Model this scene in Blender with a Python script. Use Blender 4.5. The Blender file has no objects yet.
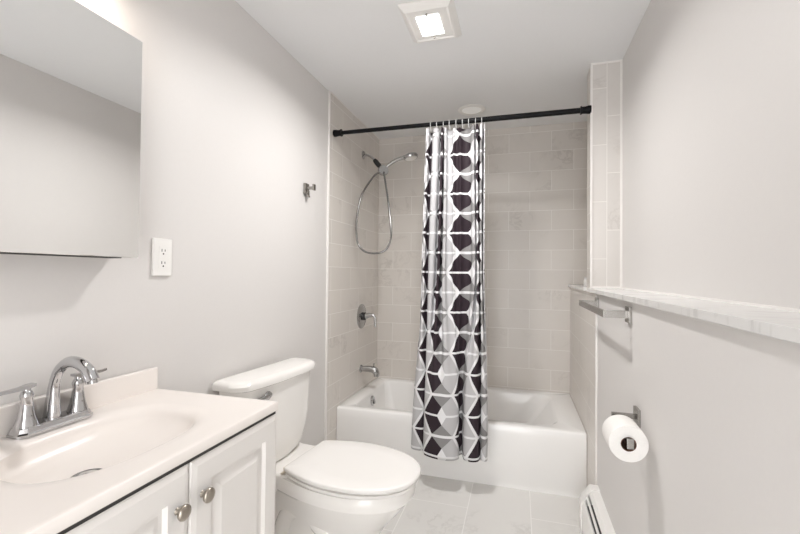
import bpy, bmesh, math, random
from mathutils import Vector, Matrix
random.seed(7)
PI = math.pi
scene = bpy.context.scene
COL = scene.collection

# ------------------------------------------------------------------ camera
cam_d = bpy.data.cameras.new('camera'); cam = bpy.data.objects.new('camera', cam_d); COL.objects.link(cam)
F = Vector((-0.27789396, 0.96047376, 0.01628208)); R = Vector((0.96059964, 0.27776541, 0.00973189)); U = R.cross(F)
cam.matrix_world = Matrix(((R.x, U.x, -F.x, 1.15), (R.y, U.y, -F.y, 0.0), (R.z, U.z, -F.z, 1.2404), (0, 0, 0, 1)))
cam_d.sensor_fit = 'HORIZONTAL'; cam_d.sensor_width = 36.0; cam_d.lens = 410.844 * 36 / 800
cam_d.clip_start = 0.02
scene.camera = cam

# ------------------------------------------------------------------ world (added fill light, let in through the unseen doorway)
world = bpy.data.worlds.new('doorway_fill'); scene.world = world; world.use_nodes = True
bg = world.node_tree.nodes['Background']; bg.inputs['Color'].default_value = (0.985, 0.985, 0.99, 1); bg.inputs["Strength"].default_value = 5.3

# ------------------------------------------------------------------ lamps and exposure
FAN_W, VAN_W = 15.0, 0.95
def area(name, loc, sx, sy, power, color, rot=(0, 0, 0)):
    d = bpy.data.lights.new(name, 'AREA'); d.shape = 'RECTANGLE'; d.size = sx; d.size_y = sy; d.energy = power; d.color = color
    o = bpy.data.objects.new(name, d); COL.objects.link(o); o.location = loc; o.rotation_euler = rot
    return o
fan_lamp = area('fan_lamp', (0.762, 1.795, 2.345), 0.095, 0.14, FAN_W, (1.0, 0.98, 0.965))
fan_lamp.data.spread = math.radians(158)
vs = scene.view_settings
scene.display_settings.display_device = 'sRGB'
vs.view_transform = 'Standard'; vs.look = 'None'; vs.gamma = 1.0; vs.exposure = 0.08; vs.use_curve_mapping = False
scene.cycles.max_bounces = 14; scene.cycles.diffuse_bounces = 10; scene.cycles.glossy_bounces = 6
scene.cycles.sample_clamp_indirect = 4.0
scene.cycles.caustics_reflective = False; scene.cycles.caustics_refractive = False

# ------------------------------------------------------------------ materials
def new_mat(name):
    m = bpy.data.materials.new(name); m.use_nodes = True
    nt = m.node_tree; b = nt.nodes['Principled BSDF']
    return m, nt, b
def setp(b, col=None, rough=None, metal=None, spec=None, coat=None):
    if col is not None: b.inputs['Base Color'].default_value = (*col, 1)
    if rough is not None: b.inputs['Roughness'].default_value = rough
    if metal is not None: b.inputs['Metallic'].default_value = metal
    if spec is not None: b.inputs['Specular IOR Level'].default_value = spec
    if coat is not None: b.inputs['Coat Weight'].default_value = coat
def plain(name, col, rough=0.5, metal=0.0, spec=0.5, noise=0.0, scale=40.0, bump=0.0, coat=None):
    """Principled with a faint procedural mottling of colour and surface"""
    m, nt, b = new_mat(name); setp(b, col, rough, metal, spec, coat)
    if noise or bump:
        tc = nt.nodes.new('ShaderNodeTexCoord'); n = nt.nodes.new('ShaderNodeTexNoise')
        n.inputs['Scale'].default_value = scale; n.inputs['Detail'].default_value = 4
        nt.links.new(tc.outputs['Object'], n.inputs['Vector'])
        if noise:
            r = nt.nodes.new('ShaderNodeValToRGB')
            r.color_ramp.elements[0].position = 0.3; r.color_ramp.elements[1].position = 0.7
            r.color_ramp.elements[0].color = (*[c * (1 - noise) for c in col], 1); r.color_ramp.elements[1].color = (*col, 1)
            nt.links.new(n.outputs['Fac'], r.inputs['Fac']); nt.links.new(r.outputs['Color'], b.inputs['Base Color'])
        if bump:
            bp = nt.nodes.new('ShaderNodeBump'); bp.inputs['Strength'].default_value = bump; bp.inputs['Distance'].default_value = 0.002
            nt.links.new(n.outputs['Fac'], bp.inputs['Height']); nt.links.new(bp.outputs['Normal'], b.inputs['Normal'])
    return m
def tile_mat(name, axes, off, tw, th, base, vein, grout, rough=0.3, offset=0.5, freq=2, vscale=5.0, mortar=0.0019, swap=False):
    """marble-look tiles: a brick pattern over two object axes, veined with stretched noise"""
    m, nt, b = new_mat(name); N = nt.nodes; L = nt.links
    setp(b, rough=rough, spec=0.5)
    tc = N.new('ShaderNodeTexCoord'); sep = N.new('ShaderNodeSeparateXYZ'); L.new(tc.outputs['Object'], sep.inputs[0])
    comb = N.new('ShaderNodeCombineXYZ')
    for k in range(2):
        a = N.new('ShaderNodeMath'); a.operation = 'SUBTRACT'; a.inputs[1].default_value = off[k]
        L.new(sep.outputs[axes[k]], a.inputs[0]); L.new(a.outputs[0], comb.inputs[k])
    br = N.new('ShaderNodeTexBrick'); L.new(comb.outputs[0], br.inputs['Vector'])
    br.offset = offset; br.offset_frequency = freq; br.squash = 1.0
    br.inputs['Scale'].default_value = 1.0; br.inputs['Mortar Size'].default_value = mortar; br.inputs['Mortar Smooth'].default_value = 0.2
    br.inputs['Brick Width'].default_value = tw; br.inputs['Row Height'].default_value = th; br.inputs['Bias'].default_value = 0.0
    br.inputs['Color1'].default_value = (*base, 1); br.inputs['Color2'].default_value = (*[c * 0.96 for c in base], 1); br.inputs['Mortar'].default_value = (*grout, 1)
    # veins, shifted from tile to tile by the brick's own tint
    add = N.new('ShaderNodeVectorMath'); add.operation = 'ADD'
    sc = N.new('ShaderNodeVectorMath'); sc.operation = 'SCALE'; sc.inputs['Scale'].default_value = 37.0
    L.new(br.outputs['Color'], sc.inputs[0]); L.new(tc.outputs['Object'], add.inputs[0]); L.new(sc.outputs[0], add.inputs[1])
    n1 = N.new('ShaderNodeTexNoise'); n1.inputs['Scale'].default_value = vscale; n1.inputs['Detail'].default_value = 7; n1.inputs['Roughness'].default_value = 0.62; n1.inputs['Distortion'].default_value = 0.6
    L.new(add.outputs[0], n1.inputs['Vector'])
    d = N.new('ShaderNodeMath'); d.operation = 'SUBTRACT'; d.inputs[1].default_value = 0.5; L.new(n1.outputs['Fac'], d.inputs[0])
    ab = N.new('ShaderNodeMath'); ab.operation = 'ABSOLUTE'; L.new(d.outputs[0], ab.inputs[0])
    rp = N.new('ShaderNodeValToRGB'); rp.color_ramp.elements[0].position = 0.0; rp.color_ramp.elements[0].color = (1, 1, 1, 1)
    rp.color_ramp.elements[1].position = 0.035; rp.color_ramp.elements[1].color = (0, 0, 0, 1)
    L.new(ab.outputs[0], rp.inputs['Fac'])
    n2 = N.new('ShaderNodeTexNoise'); n2.inputs['Scale'].default_value = vscale * 0.6; n2.inputs['Detail'].default_value = 3; L.new(add.outputs[0], n2.inputs['Vector'])
    gate = N.new('ShaderNodeMapRange'); gate.inputs['From Min'].default_value = 0.52; gate.inputs['From Max'].default_value = 0.72; gate.inputs['To Max'].default_value = 0.45
    L.new(n2.outputs['Fac'], gate.inputs['Value'])
    vf = N.new('ShaderNodeMath'); vf.operation = 'MULTIPLY'; L.new(rp.outputs['Color'], vf.inputs[0]); L.new(gate.outputs[0], vf.inputs[1])
    cl = N.new('ShaderNodeMapRange'); cl.inputs['From Min'].default_value = 0.35; cl.inputs['From Max'].default_value = 0.75; cl.inputs['To Max'].default_value = 0.16
    L.new(n2.outputs['Fac'], cl.inputs['Value'])
    mx0 = N.new('ShaderNodeMixRGB'); mx0.inputs[2].default_value = (*vein, 1); L.new(cl.outputs[0], mx0.inputs[0]); L.new(br.outputs['Color'], mx0.inputs[1])
    mx = N.new('ShaderNodeMixRGB'); mx.inputs[2].default_value = (*[c * 0.75 for c in vein], 1); L.new(vf.outputs[0], mx.inputs[0]); L.new(mx0.outputs[0], mx.inputs[1])
    mg = N.new('ShaderNodeMixRGB'); mg.inputs[2].default_value = (*grout, 1); L.new(br.outputs['Fac'], mg.inputs[0]); L.new(mx.outputs[0], mg.inputs[1])
    L.new(mg.outputs[0], b.inputs['Base Color'])
    bp = N.new('ShaderNodeBump'); bp.inputs['Strength'].default_value = 0.4; bp.inputs['Distance'].default_value = 0.001; bp.invert = True
    L.new(br.outputs['Fac'], bp.inputs['Height']); L.new(bp.outputs['Normal'], b.inputs['Normal'])
    return m
def marble_mat(name, base, vein, rough=0.2):
    m, nt, b = new_mat(name); N = nt.nodes; L = nt.links; setp(b, rough=rough)
    tc = N.new('ShaderNodeTexCoord'); mp = N.new('ShaderNodeMapping'); mp.inputs['Rotation'].default_value = (0.4, 0.3, 0.7); mp.inputs['Scale'].default_value = (1, 5.0, 1.4)
    L.new(tc.outputs['Object'], mp.inputs[0])
    n = N.new('ShaderNodeTexNoise'); n.inputs['Scale'].default_value = 5; n.inputs['Detail'].default_value = 8; n.inputs['Roughness'].default_value = 0.6; n.inputs['Distortion'].default_value = 0.8
    L.new(mp.outputs[0], n.inputs['Vector'])
    r = N.new('ShaderNodeValToRGB'); e = r.color_ramp.elements
    e[0].position = 0.28; e[0].color = (*vein, 1); e[1].position = 0.48; e[1].color = (*base, 1)
    k = e.new(0.36); k.color = (*[0.45 * a + 0.55 * c for a, c in zip(vein, base)], 1)
    L.new(n.outputs['Fac'], r.inputs['Fac']); L.new(r.outputs['Color'], b.inputs['Base Color'])
    return m
def emit(name, col, strength):
    m, nt, b = new_mat(name); setp(b, (0.9, 0.9, 0.88), 0.3)
    b.inputs['Emission Color'].default_value = (*col, 1); b.inputs['Emission Strength'].default_value = strength
    return m

WALLC = (0.675, 0.657, 0.643)
M = {}
M['paint'] = plain('wall_paint', WALLC, 0.5, noise=0.01, scale=90, bump=0.04)
M['ceil'] = plain('ceiling_paint', (0.80, 0.808, 0.815), 0.6, noise=0.01, scale=70, bump=0.03)
TB, TV, TG = (0.69, 0.655, 0.615), (0.54, 0.50, 0.46), (0.82, 0.80, 0.77)
M['tile_back'] = tile_mat('tile_back', (0, 2), (1.228 - 0.312 * 4, 2.183 - 0.1505 * 14), 0.312, 0.1505, TB, TV, TG)
M['tile_side'] = tile_mat('tile_side', (1, 2), (2.385 - 0.312 * 4, 2.183 - 0.1505 * 14), 0.312, 0.1505, TB, TV, TG)
M['tile_post'] = tile_mat('tile_post', (2, 0), (2.245 - 0.61 * 4, 1.594 - 0.1505 * 8), 0.305, 0.0755, (0.69, 0.665, 0.64), TV, TG)
M['floor'] = tile_mat('floor_tile', (1, 0), (2.22 - 0.61 * 4, 0.895 - 0.3205 * 4), 0.61, 0.3205, (0.69, 0.68, 0.66), (0.58, 0.56, 0.54), (0.80, 0.79, 0.77), rough=0.22, offset=0.5, mortar=0.0022, vscale=4.0)
M['trim'] = plain('white_trim', (0.82, 0.80, 0.78), 0.35, noise=0.01, bump=0.02)
M['quartz'] = marble_mat('grey_veined_marble', (0.70, 0.695, 0.685), (0.46, 0.45, 0.44))
M['porcelain'] = plain('porcelain', (0.83, 0.815, 0.79), 0.12, noise=0.006, scale=8, coat=0.3)
M['seat_plastic'] = plain('seat_plastic', (0.80, 0.785, 0.765), 0.22, noise=0.006, scale=8)
M['acrylic'] = plain('tub_acrylic', (0.89, 0.885, 0.875), 0.16, noise=0.006, scale=6)
M['cultured'] = plain('cultured_marble', (0.83, 0.785, 0.75), 0.27, noise=0.012, scale=5, spec=0.4)
M['cabinet'] = plain('cabinet_white', (0.71, 0.687, 0.662), 0.35, noise=0.008, scale=20)
M['dark'] = plain('gap_shade', (0.03, 0.028, 0.026), 0.6, noise=0.1)  # near-black that paints the shade in door gaps; outlet slots share it
M['chrome'] = plain('chrome', (0.58, 0.58, 0.59), 0.06, 1.0, noise=0.02, scale=15)
M['satin'] = plain('satin_chrome', (0.50, 0.50, 0.50), 0.2, 1.0, noise=0.03, scale=30)
M['knob'] = plain('knob_nickel', (0.40, 0.36, 0.31), 0.3, 1.0, noise=0.06, scale=120)
M['hose'] = plain('hose_metal', (0.30, 0.30, 0.30), 0.25, 1.0, noise=0.05, scale=200)
M['nickel'] = plain('brushed_nickel', (0.37, 0.355, 0.335), 0.26, 1.0, noise=0.06, scale=120)
M['mirror'] = plain('mirror_glass', (0.93, 0.935, 0.93), 0.005, 1.0, noise=0.004)
M['black'] = plain('black_metal', (0.006, 0.006, 0.007), 0.42, 0.0, 0.15, noise=0.1)
M['blackp'] = plain('black_plastic', (0.02, 0.02, 0.02), 0.4, noise=0.1)
M['plastic'] = plain('white_plastic', (0.82, 0.81, 0.79), 0.3, noise=0.008)
M['clearp'] = plain('milky_plastic', (0.72, 0.72, 0.72), 0.3, noise=0.008)
M['paper'] = plain('tissue_paper', (0.86, 0.845, 0.82), 0.9, noise=0.03, scale=160, bump=0.25, spec=0.1)
M['card'] = plain('cardboard', (0.20, 0.11, 0.075), 0.9, noise=0.15, scale=60)
M['enamel'] = plain('heater_enamel', (0.82, 0.81, 0.79), 0.3, noise=0.008)
M['fins'] = plain('heater_fins', (0.10, 0.10, 0.10), 0.4, 0.6, noise=0.3, scale=90)
M['hinge'] = plain('hinge_plastic', (0.62, 0.56, 0.47), 0.4, noise=0.03)
M['lens'] = emit('lamp_lens', (1.0, 0.985, 0.96), 6.0)
M['dim_lens'] = emit('dim_lens', (1.0, 0.98, 0.95), 0.12)
M['bulb'] = emit('bulb_glass', (1.0, 0.93, 0.85), 5.0)

def curtain_mat():
    """printed fabric: tiling hexagons, each with a dark half, a light half, grey caps, a pale centre diamond and white lines"""
    m, nt, b = new_mat('hexagon_print_fabric'); N = nt.nodes; L = nt.links
    setp(b, rough=0.65, spec=0.25)
    h = 0.115; a = 2 * h / math.sqrt(3)
    uv = N.new('ShaderNodeUVMap'); uv.uv_map = 'flat'
    sep = N.new('ShaderNodeSeparateXYZ'); L.new(uv.outputs[0], sep.inputs[0])
    def mth(op, x, y=None, z=None):
        n = N.new('ShaderNodeMath'); n.operation = op
        for i, v in enumerate((x, y, z)):
            if v is None: continue
            if isinstance(v, (int, float)): n.inputs[i].default_value = v
            else: L.new(v, n.inputs[i])
        return n.outputs[0]
    def cell(ox, oy):
        x = mth('SUBTRACT', mth('MODULO', mth('ADD', mth('SUBTRACT', sep.outputs[0], ox), 1.5 * a + 3 * a * 20), 3 * a), 1.5 * a)
        y = mth('SUBTRACT', mth('MODULO', mth('ADD', mth('SUBTRACT', sep.outputs[1], oy), h + 2 * h * 20), 2 * h), h)
        ax = mth('ABSOLUTE', x); ay = mth('ABSOLUTE', y)
        d = mth('MAXIMUM', mth('DIVIDE', ay, h), mth('ADD', mth('DIVIDE', ax, a), mth('DIVIDE', ay, 2 * h)))
        return x, y, d
    x1, y1, d1 = cell(0, 0); x2, y2, d2 = cell(1.5 * a, h)
    use2 = mth('LESS_THAN', d2, d1)
    def pick(p, q): return mth('ADD', mth('MULTIPLY', p, mth('SUBTRACT', 1.0, use2)), mth('MULTIPLY', q, use2))
    x, y, d = pick(x1, x2), pick(y1, y2), pick(d1, d2)
    ax, ay = mth('ABSOLUTE', x), mth('ABSOLUTE', y)
    edge = mth('GREATER_THAN', d, 0.935)
    bar = mth('LESS_THAN', ay, 0.0058)
    dia = mth('LESS_THAN', mth('ADD', mth('DIVIDE', ax, 0.22 * a), mth('DIVIDE', ay, 0.43 * h)), 1.0)
    white = mth('MAXIMUM', edge, mth('MAXIMUM', bar, dia))
    grey = mth('LESS_THAN', ax, mth('MULTIPLY', mth('SUBTRACT', mth('DIVIDE', ay, h), 0.43), 0.5 * a / 0.57))
    dark = mth('LESS_THAN', x, 0.0)
    wv = N.new('ShaderNodeTexNoise'); wv.inputs['Scale'].default_value = 60; L.new(uv.outputs[0], wv.inputs['Vector'])
    def mix(f, c1, c2):
        n = N.new('ShaderNodeMixRGB'); L.new(f, n.inputs[0])
        for i, v in ((1, c1), (2, c2)):
            if isinstance(v, tuple): n.inputs[i].default_value = (*v, 1)
            else: L.new(v, n.inputs[i])
        return n.outputs[0]
    c = mix(dark, (0.47, 0.465, 0.475), (0.028, 0.018, 0.024))
    c = mix(grey, c, (0.24, 0.235, 0.235))
    c = mix(white, c, (0.73, 0.73, 0.74))
    L.new(c, b.inputs['Base Color'])
    bp = N.new('ShaderNodeBump'); bp.inputs['Strength'].default_value = 0.05; bp.inputs['Distance'].default_value = 0.002
    L.new(wv.outputs['Fac'], bp.inputs['Height']); L.new(bp.outputs['Normal'], b.inputs['Normal'])
    return m
M['curtain'] = curtain_mat()

# ------------------------------------------------------------------ mesh helpers
class MB:
    def __init__(s): s.v = []; s.f = []; s.mi = []; s.wn = False
    def add(s, v, f, mi=0):
        o = len(s.v); s.v += [tuple(p) for p in v]; s.f += [tuple(i + o for i in q) for q in f]; s.mi += [mi] * len(f); return s
    def box(s, x0, x1, y0, y1, z0, z1, bev=0.0, seg=2, mi=0, mat=None):
        bm = bmesh.new(); bmesh.ops.create_cube(bm, size=1.0)
        for v in bm.verts:
            v.co = Vector(((x0 + x1) / 2 + v.co.x * (x1 - x0), (y0 + y1) / 2 + v.co.y * (y1 - y0), (z0 + z1) / 2 + v.co.z * (z1 - z0)))
        if bev:
            s.wn = True
            bmesh.ops.bevel(bm, geom=list(bm.edges), offset=bev, segments=seg, profile=0.5, affect='EDGES')
        if mat is not None: bmesh.ops.transform(bm, matrix=mat, verts=bm.verts)
        bm.verts.index_update()
        s.add([v.co for v in bm.verts], [[v.index for v in f.verts] for f in bm.faces], mi); bm.free(); return s
    def loft(s, rings, cap0=True, cap1=True, closed=True, mi=0):
        n = len(rings[0]); v = [p for r in rings for p in r]; f = []
        for i in range(len(rings) - 1):
            for j in range(n if closed else n - 1):
                k = (j + 1) % n; f.append((i * n + j, i * n + k, (i + 1) * n + k, (i + 1) * n + j))
        if cap0: f.append(tuple(reversed(range(n))))
        if cap1: f.append(tuple(range((len(rings) - 1) * n, len(rings) * n)))
        return s.add(v, f, mi)
    def tube(s, pts, r, n=12, caps=True, flat=None, mi=0):
        """sweep a circle (or flat = (a, b) rounded section) along points; r may be a list"""
        pts = [Vector(p) for p in pts]; rs = r if isinstance(r, (list, tuple)) else [r] * len(pts)
        T = []
        for i in range(len(pts)):
            a = pts[max(i - 1, 0)]; b = pts[min(i + 1, len(pts) - 1)]; T.append((b - a).normalized())
        up = Vector((0, 0, 1)) if abs(T[0].z) < 0.9 else Vector((0, 1, 0))
        nrm = (up - T[0] * up.dot(T[0])).normalized(); rings = []
        for i, p in enumerate(pts):
            nrm = (nrm - T[i] * nrm.dot(T[i])).normalized(); bn = T[i].cross(nrm)
            ring = []
            for k in range(n):
                t = 2 * PI * k / n; c, sn = math.cos(t), math.sin(t)
                fa, fb = (1, 1) if flat is None else flat
                ring.append(p + nrm * (c * rs[i] * fa) + bn * (sn * rs[i] * fb))
            rings.append(ring)
        return s.loft(rings, caps, caps, mi=mi)
    def lathe(s, prof, origin, axis=(0, 0, 1), n=32, caps=True, mi=0):
        """prof = [(radius, distance along axis)]"""
        ax = Vector(axis).normalized(); up = Vector((0, 0, 1)) if abs(ax.z) < 0.9 else Vector((1, 0, 0))
        a = ax.cross(up).normalized(); b = ax.cross(a); o = Vector(origin)
        rings = [[o + ax * d + (a * math.cos(2 * PI * k / n) + b * math.sin(2 * PI * k / n)) * max(r, 1e-5) for k in range(n)] for r, d in prof]
        return s.loft(rings, caps, caps, mi=mi)
    def build(s, name, mat, parent=None, angle=35, kind=None, label=None):
        me = bpy.data.meshes.new(name)
        base = parent.matrix_world.translation.copy() if parent is not None else Vector((0, 0, 0))
        if parent is not None and parent.get('_base'): base = Vector(parent['_base'])
        me.from_pydata([Vector(p) - base for p in s.v], [], s.f)
        bm = bmesh.new(); bm.from_mesh(me); bmesh.ops.recalc_face_normals(bm, faces=bm.faces); bm.to_mesh(me); bm.free()
        me.polygons.foreach_set('use_smooth', [True] * len(me.polygons))
        me.set_sharp_from_angle(angle=math.radians(angle))
        for mm in (mat if isinstance(mat, (list, tuple)) else [mat]): me.materials.append(mm)
        if isinstance(mat, (list, tuple)): me.polygons.foreach_set('material_index', s.mi)
        o = bpy.data.objects.new(name, me); COL.objects.link(o)
        if s.wn:
            w = o.modifiers.new('flat_faces', 'WEIGHTED_NORMAL'); w.keep_sharp = True; w.weight = 100
        if parent is not None: o.parent = parent
        if kind: o['kind'] = kind
        if label: o['label'] = label
        return o
BASES = {}
def thing(name, label, cat, loc=(0, 0, 0), group=None):
    o = bpy.data.objects.new(name, None); COL.objects.link(o); o.location = loc; o.empty_display_size = 0.05
    o['label'] = label; o['category'] = cat
    if group: o['group'] = group
    BASES[o.name] = Vector(loc); return o
def part(mb, name, mat, parent, angle=35, label=None):
    """a mesh in world coordinates hung under its thing (or under a part: then it sits in the part's own frame, which is the thing's)"""
    root = parent
    while root.parent is not None: root = root.parent
    base = BASES.get(root.name, Vector((0, 0, 0)))
    mb.v = [tuple(Vector(p) - base) for p in mb.v]
    o = mb.build(name, mat, None, angle, label=label); o.parent = parent
    return o
def single(mb, name, mat, label, cat, group=None, angle=35):
    o = mb.build(name, mat, None, angle); o['label'] = label; o['category'] = cat
    if group: o['group'] = group
    return o
def spline(pts, n):
    """Catmull-Rom through the points, n samples per span"""
    P = [Vector(p) for p in pts]; P = [P[0] * 2 - P[1]] + P + [P[-1] * 2 - P[-2]]; out = []
    for i in range(1, len(P) - 2):
        for k in range(n):
            t = k / n; a, b, c, d = P[i - 1], P[i], P[i + 1], P[i + 2]
            out.append(0.5 * ((2 * b) + (c - a) * t + (2 * a - 5 * b + 4 * c - d) * t * t + (3 * b - a - 3 * c + d) * t ** 3))
    out.append(P[-2]); return out
def rrect(x0, x1, y0, y1, z, r, n=8):
    """rounded rectangle ring, 4 * (n + 1) points; r = radius or four radii"""
    rr = r if isinstance(r, (list, tuple)) else [r] * 4
    cs = [(x1 - rr[0], y1 - rr[0], 0, rr[0]), (x0 + rr[1], y1 - rr[1], PI / 2, rr[1]), (x0 + rr[2], y0 + rr[2], PI, rr[2]), (x1 - rr[3], y0 + rr[3], 1.5 * PI, rr[3])]
    return [(cx + q * math.cos(a0 + PI / 2 * k / n), cy + q * math.sin(a0 + PI / 2 * k / n), z) for cx, cy, a0, q in cs for k in range(n + 1)]

W = 1.524; XU = 1.671; ZC = 2.384; YB = 3.295; YT = 2.487; YF = -0.6; YP = 2.398; ZL = 1.174
# ------------------------------------------------------------------ the setting
def struct(mb, name, mat, angle=35): return mb.build(name, mat, None, angle, kind='structure')
struct(MB().box(-0.1, XU + 0.1, YF - 0.12, YB + 0.1, -0.1, 0), 'floor', M['floor'])
struct(MB().box(-0.1, XU + 0.1, YF - 0.12, YB + 0.1, ZC, ZC + 0.1), 'ceiling', M['ceil'])
struct(MB().box(-0.1, -0.004, YF, YB + 0.1, 0, ZC), 'wall_left', M['paint'])
struct(MB().box(-0.1, XU + 0.1, YB + 0.004, YB + 0.1, 0, ZC), 'wall_back', M['paint'])
struct(MB().box(XU, XU + 0.1, YF, YB + 0.1, 0, ZC), 'wall_right', M['paint'])
fw = MB(); fw.box(-0.1, 0.72, YF - 0.12, YF, 0, ZC); fw.box(1.50, XU + 0.1, YF - 0.12, YF, 0, ZC); fw.box(0.72, 1.50, YF - 0.12, YF, 2.05, ZC)
struct(fw, 'wall_front', M['paint'])
struct(MB().box(W, XU, YF, YB, 0, ZL - 0.021), 'wall_right_lower', M['paint'])
# tile cladding of the bath alcove
struct(MB().box(-0.004, 0.004, 2.345, YB, 0, ZC), 'wall_left_tile', M['tile_side'])
struct(MB().box(0.004, XU, YB - 0.004, YB + 0.004, 0, ZC), 'wall_back_tile', M['tile_back'])
struct(MB().box(W - 0.005, W, 2.236, YB - 0.004, 0, ZL - 0.021), 'wall_right_lower_tile', M['tile_side'])
struct(MB().box(XU - 0.006, XU, 2.54, YB - 0.004, ZL - 0.021, ZC), 'wall_right_tile', M['tile_side'])
struct(MB().box(W + 0.004, XU, YP + 0.004, 2.53, ZL - 0.023, ZC), 'wall_post', M['paint'])
struct(MB().box(W - 0.002, XU, YP, YP + 0.004, ZL - 0.023, ZC), 'wall_post_front_tile', M['tile_post'])
struct(MB().box(W - 0.004, W + 0.004, YP + 0.004, 2.53, ZL - 0.023, ZC), 'wall_post_side_tile', M['tile_side'])
# white tile edging and caulk lines
struct(MB().box(-0.004, 0.007, 2.336, 2.345, 0, ZC), 'trim_1', M['trim'])
struct(MB().box(W - 0.008, W + 0.002, 2.226, 2.236, 0.0, ZL - 0.03), 'trim_2', M['trim'])
struct(MB().box(W - 0.008, W + 0.003, YP - 0.006, YP, ZL, ZC), 'trim_3', M['trim'])
struct(MB().box(XU - 0.010, XU, YP - 0.007, YP, ZL, ZC), 'trim_4', M['trim'])
struct(MB().box(W, XU, YP - 0.004, YP, ZC - 0.008, ZC), 'trim_5', M['trim'])
struct(MB().box(W, XU, YP - 0.006, YP, ZL, ZL + 0.010), 'trim_6', M['trim'])
struct(MB().box(0.004, 0.009, 2.345, YB - 0.004, ZC - 0.006, ZC), 'trim_7', M['trim'])
struct(MB().box(XU - 0.006, XU, YF, YP - 0.01, ZL, ZL + 0.006), 'trim_8', M['trim'])

# ------------------------------------------------------------------ marble ledges
single(MB().box(W - 0.022, XU, YF, YP, ZL - 0.021, ZL, 0.003), 'marble_ledge', M['quartz'], 'long grey-veined marble ledge capping the half wall beside the towel bar', 'ledge')
single(MB().box(W - 0.022, XU - 0.006, 2.53, YB - 0.004, ZL - 0.021, ZL, 0.003), 'marble_ledge', M['quartz'], 'short marble ledge inside the tiled alcove behind the tiled post', 'ledge')

# ------------------------------------------------------------------ bathtub
def make_tub():
    t = thing('bathtub', 'white alcove bathtub with flat apron front under the patterned shower curtain', 'bathtub', (0.75, 2.89, 0))
    x0, x1, y0, y1, zt = 0.005, W - 0.006, YT, YB - 0.005, 0.364
    n = 10
    outer = [rrect(x0, x1, y0 + 0.012, y1, 0.0, 0.004, n), rrect(x0, x1, y0 + 0.012, y1, 0.03, 0.004, n), rrect(x0, x1, y0 + 0.004, y1, 0.05, 0.006, n), rrect(x0, x1, y0, y1, 0.31, 0.008, n),
             rrect(x0, x1, y0, y1, zt - 0.012, 0.010, n), rrect(x0 + 0.001, x1 - 0.001, y0 + 0.004, y1, zt - 0.003, 0.010, n), rrect(x0 + 0.004, x1 - 0.004, y0 + 0.012, y1 - 0.001, zt, 0.01, n)]
    inner = [rrect(0.098, 1.385, 2.552, 3.226, zt, (0.12, 0.035, 0.035, 0.12), n), rrect(0.102, 1.378, 2.557, 3.221, zt - 0.004, (0.12, 0.035, 0.035, 0.12), n),
             rrect(0.106, 1.362, 2.562, 3.216, zt - 0.018, (0.12, 0.04, 0.04, 0.12), n), rrect(0.118, 1.30, 2.572, 3.205, 0.26, (0.13, 0.05, 0.05, 0.13), n),
             rrect(0.132, 1.22, 2.59, 3.188, 0.16, (0.14, 0.07, 0.07, 0.14), n), rrect(0.150, 1.15, 2.615, 3.165, 0.10, (0.15, 0.08, 0.08, 0.15), n),
             rrect(0.19, 1.08, 2.66, 3.12, 0.072, (0.14, 0.09, 0.09, 0.14), n), rrect(0.30, 0.98, 2.76, 3.02, 0.066, 0.08, n)]
    part(MB().loft(outer + inner, True, True), 'tub_shell', M['acrylic'], t, 50)
    # overflow plate on the sloping end wall
    ov = MB().lathe([(0.0, 0.0), (0.036, 0.0), (0.036, 0.006), (0.031, 0.012), (0.012, 0.015), (0.0, 0.015)], (0.113, 2.875, 0.302), (1, 0, 0.06))
    ov = part(ov, 'overflow_plate', M['chrome'], t, label='round chrome overflow plate')
    part(MB().tube([(0.13, 2.875, 0.31), (0.134, 2.875, 0.295), (0.133, 2.875, 0.28)], 0.006, 10), 'overflow_lever', M['chrome'], ov)
    part(MB().lathe([(0.0, 0), (0.03, 0), (0.028, 0.004), (0.0, 0.006)], (0.34, 2.89, 0.066)), 'drain_cover', M['chrome'], t)
make_tub()

# ------------------------------------------------------------------ tub spout, valve, shower
def make_spout():
    t = thing('tub_spout', 'satin chrome tub spout on the tiled wall above the tub end', 'tub spout', (0.004, 2.92, 0.51))
    y = 2.92
    path = spline([(0.004, y, 0.519), (0.05, y, 0.521), (0.090, y, 0.521), (0.115, y, 0.514), (0.128, y, 0.495), (0.130, y, 0.470)], 6)
    rs = [0.020 + 0.006 * min(1, i / 16) - 0.006 * max(0, (i - 20) / 10) for i in range(len(path))]
    part(MB().tube(path, rs, 18), 'spout_body', M['satin'], t, 60)
    part(MB().lathe([(0.0, 0), (0.030, 0), (0.030, 0.004), (0.024, 0.010), (0.0, 0.010)], (0.004, y, 0.519), (1, 0, 0)), 'wall_flange', M['satin'], t)
    part(MB().lathe([(0.0, 0), (0.004, 0), (0.004, 0.02), (0.0075, 0.022), (0.0075, 0.030), (0.0, 0.032)], (0.108, y, 0.535)), 'diverter_knob', M['satin'], t)
make_spout()
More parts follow.
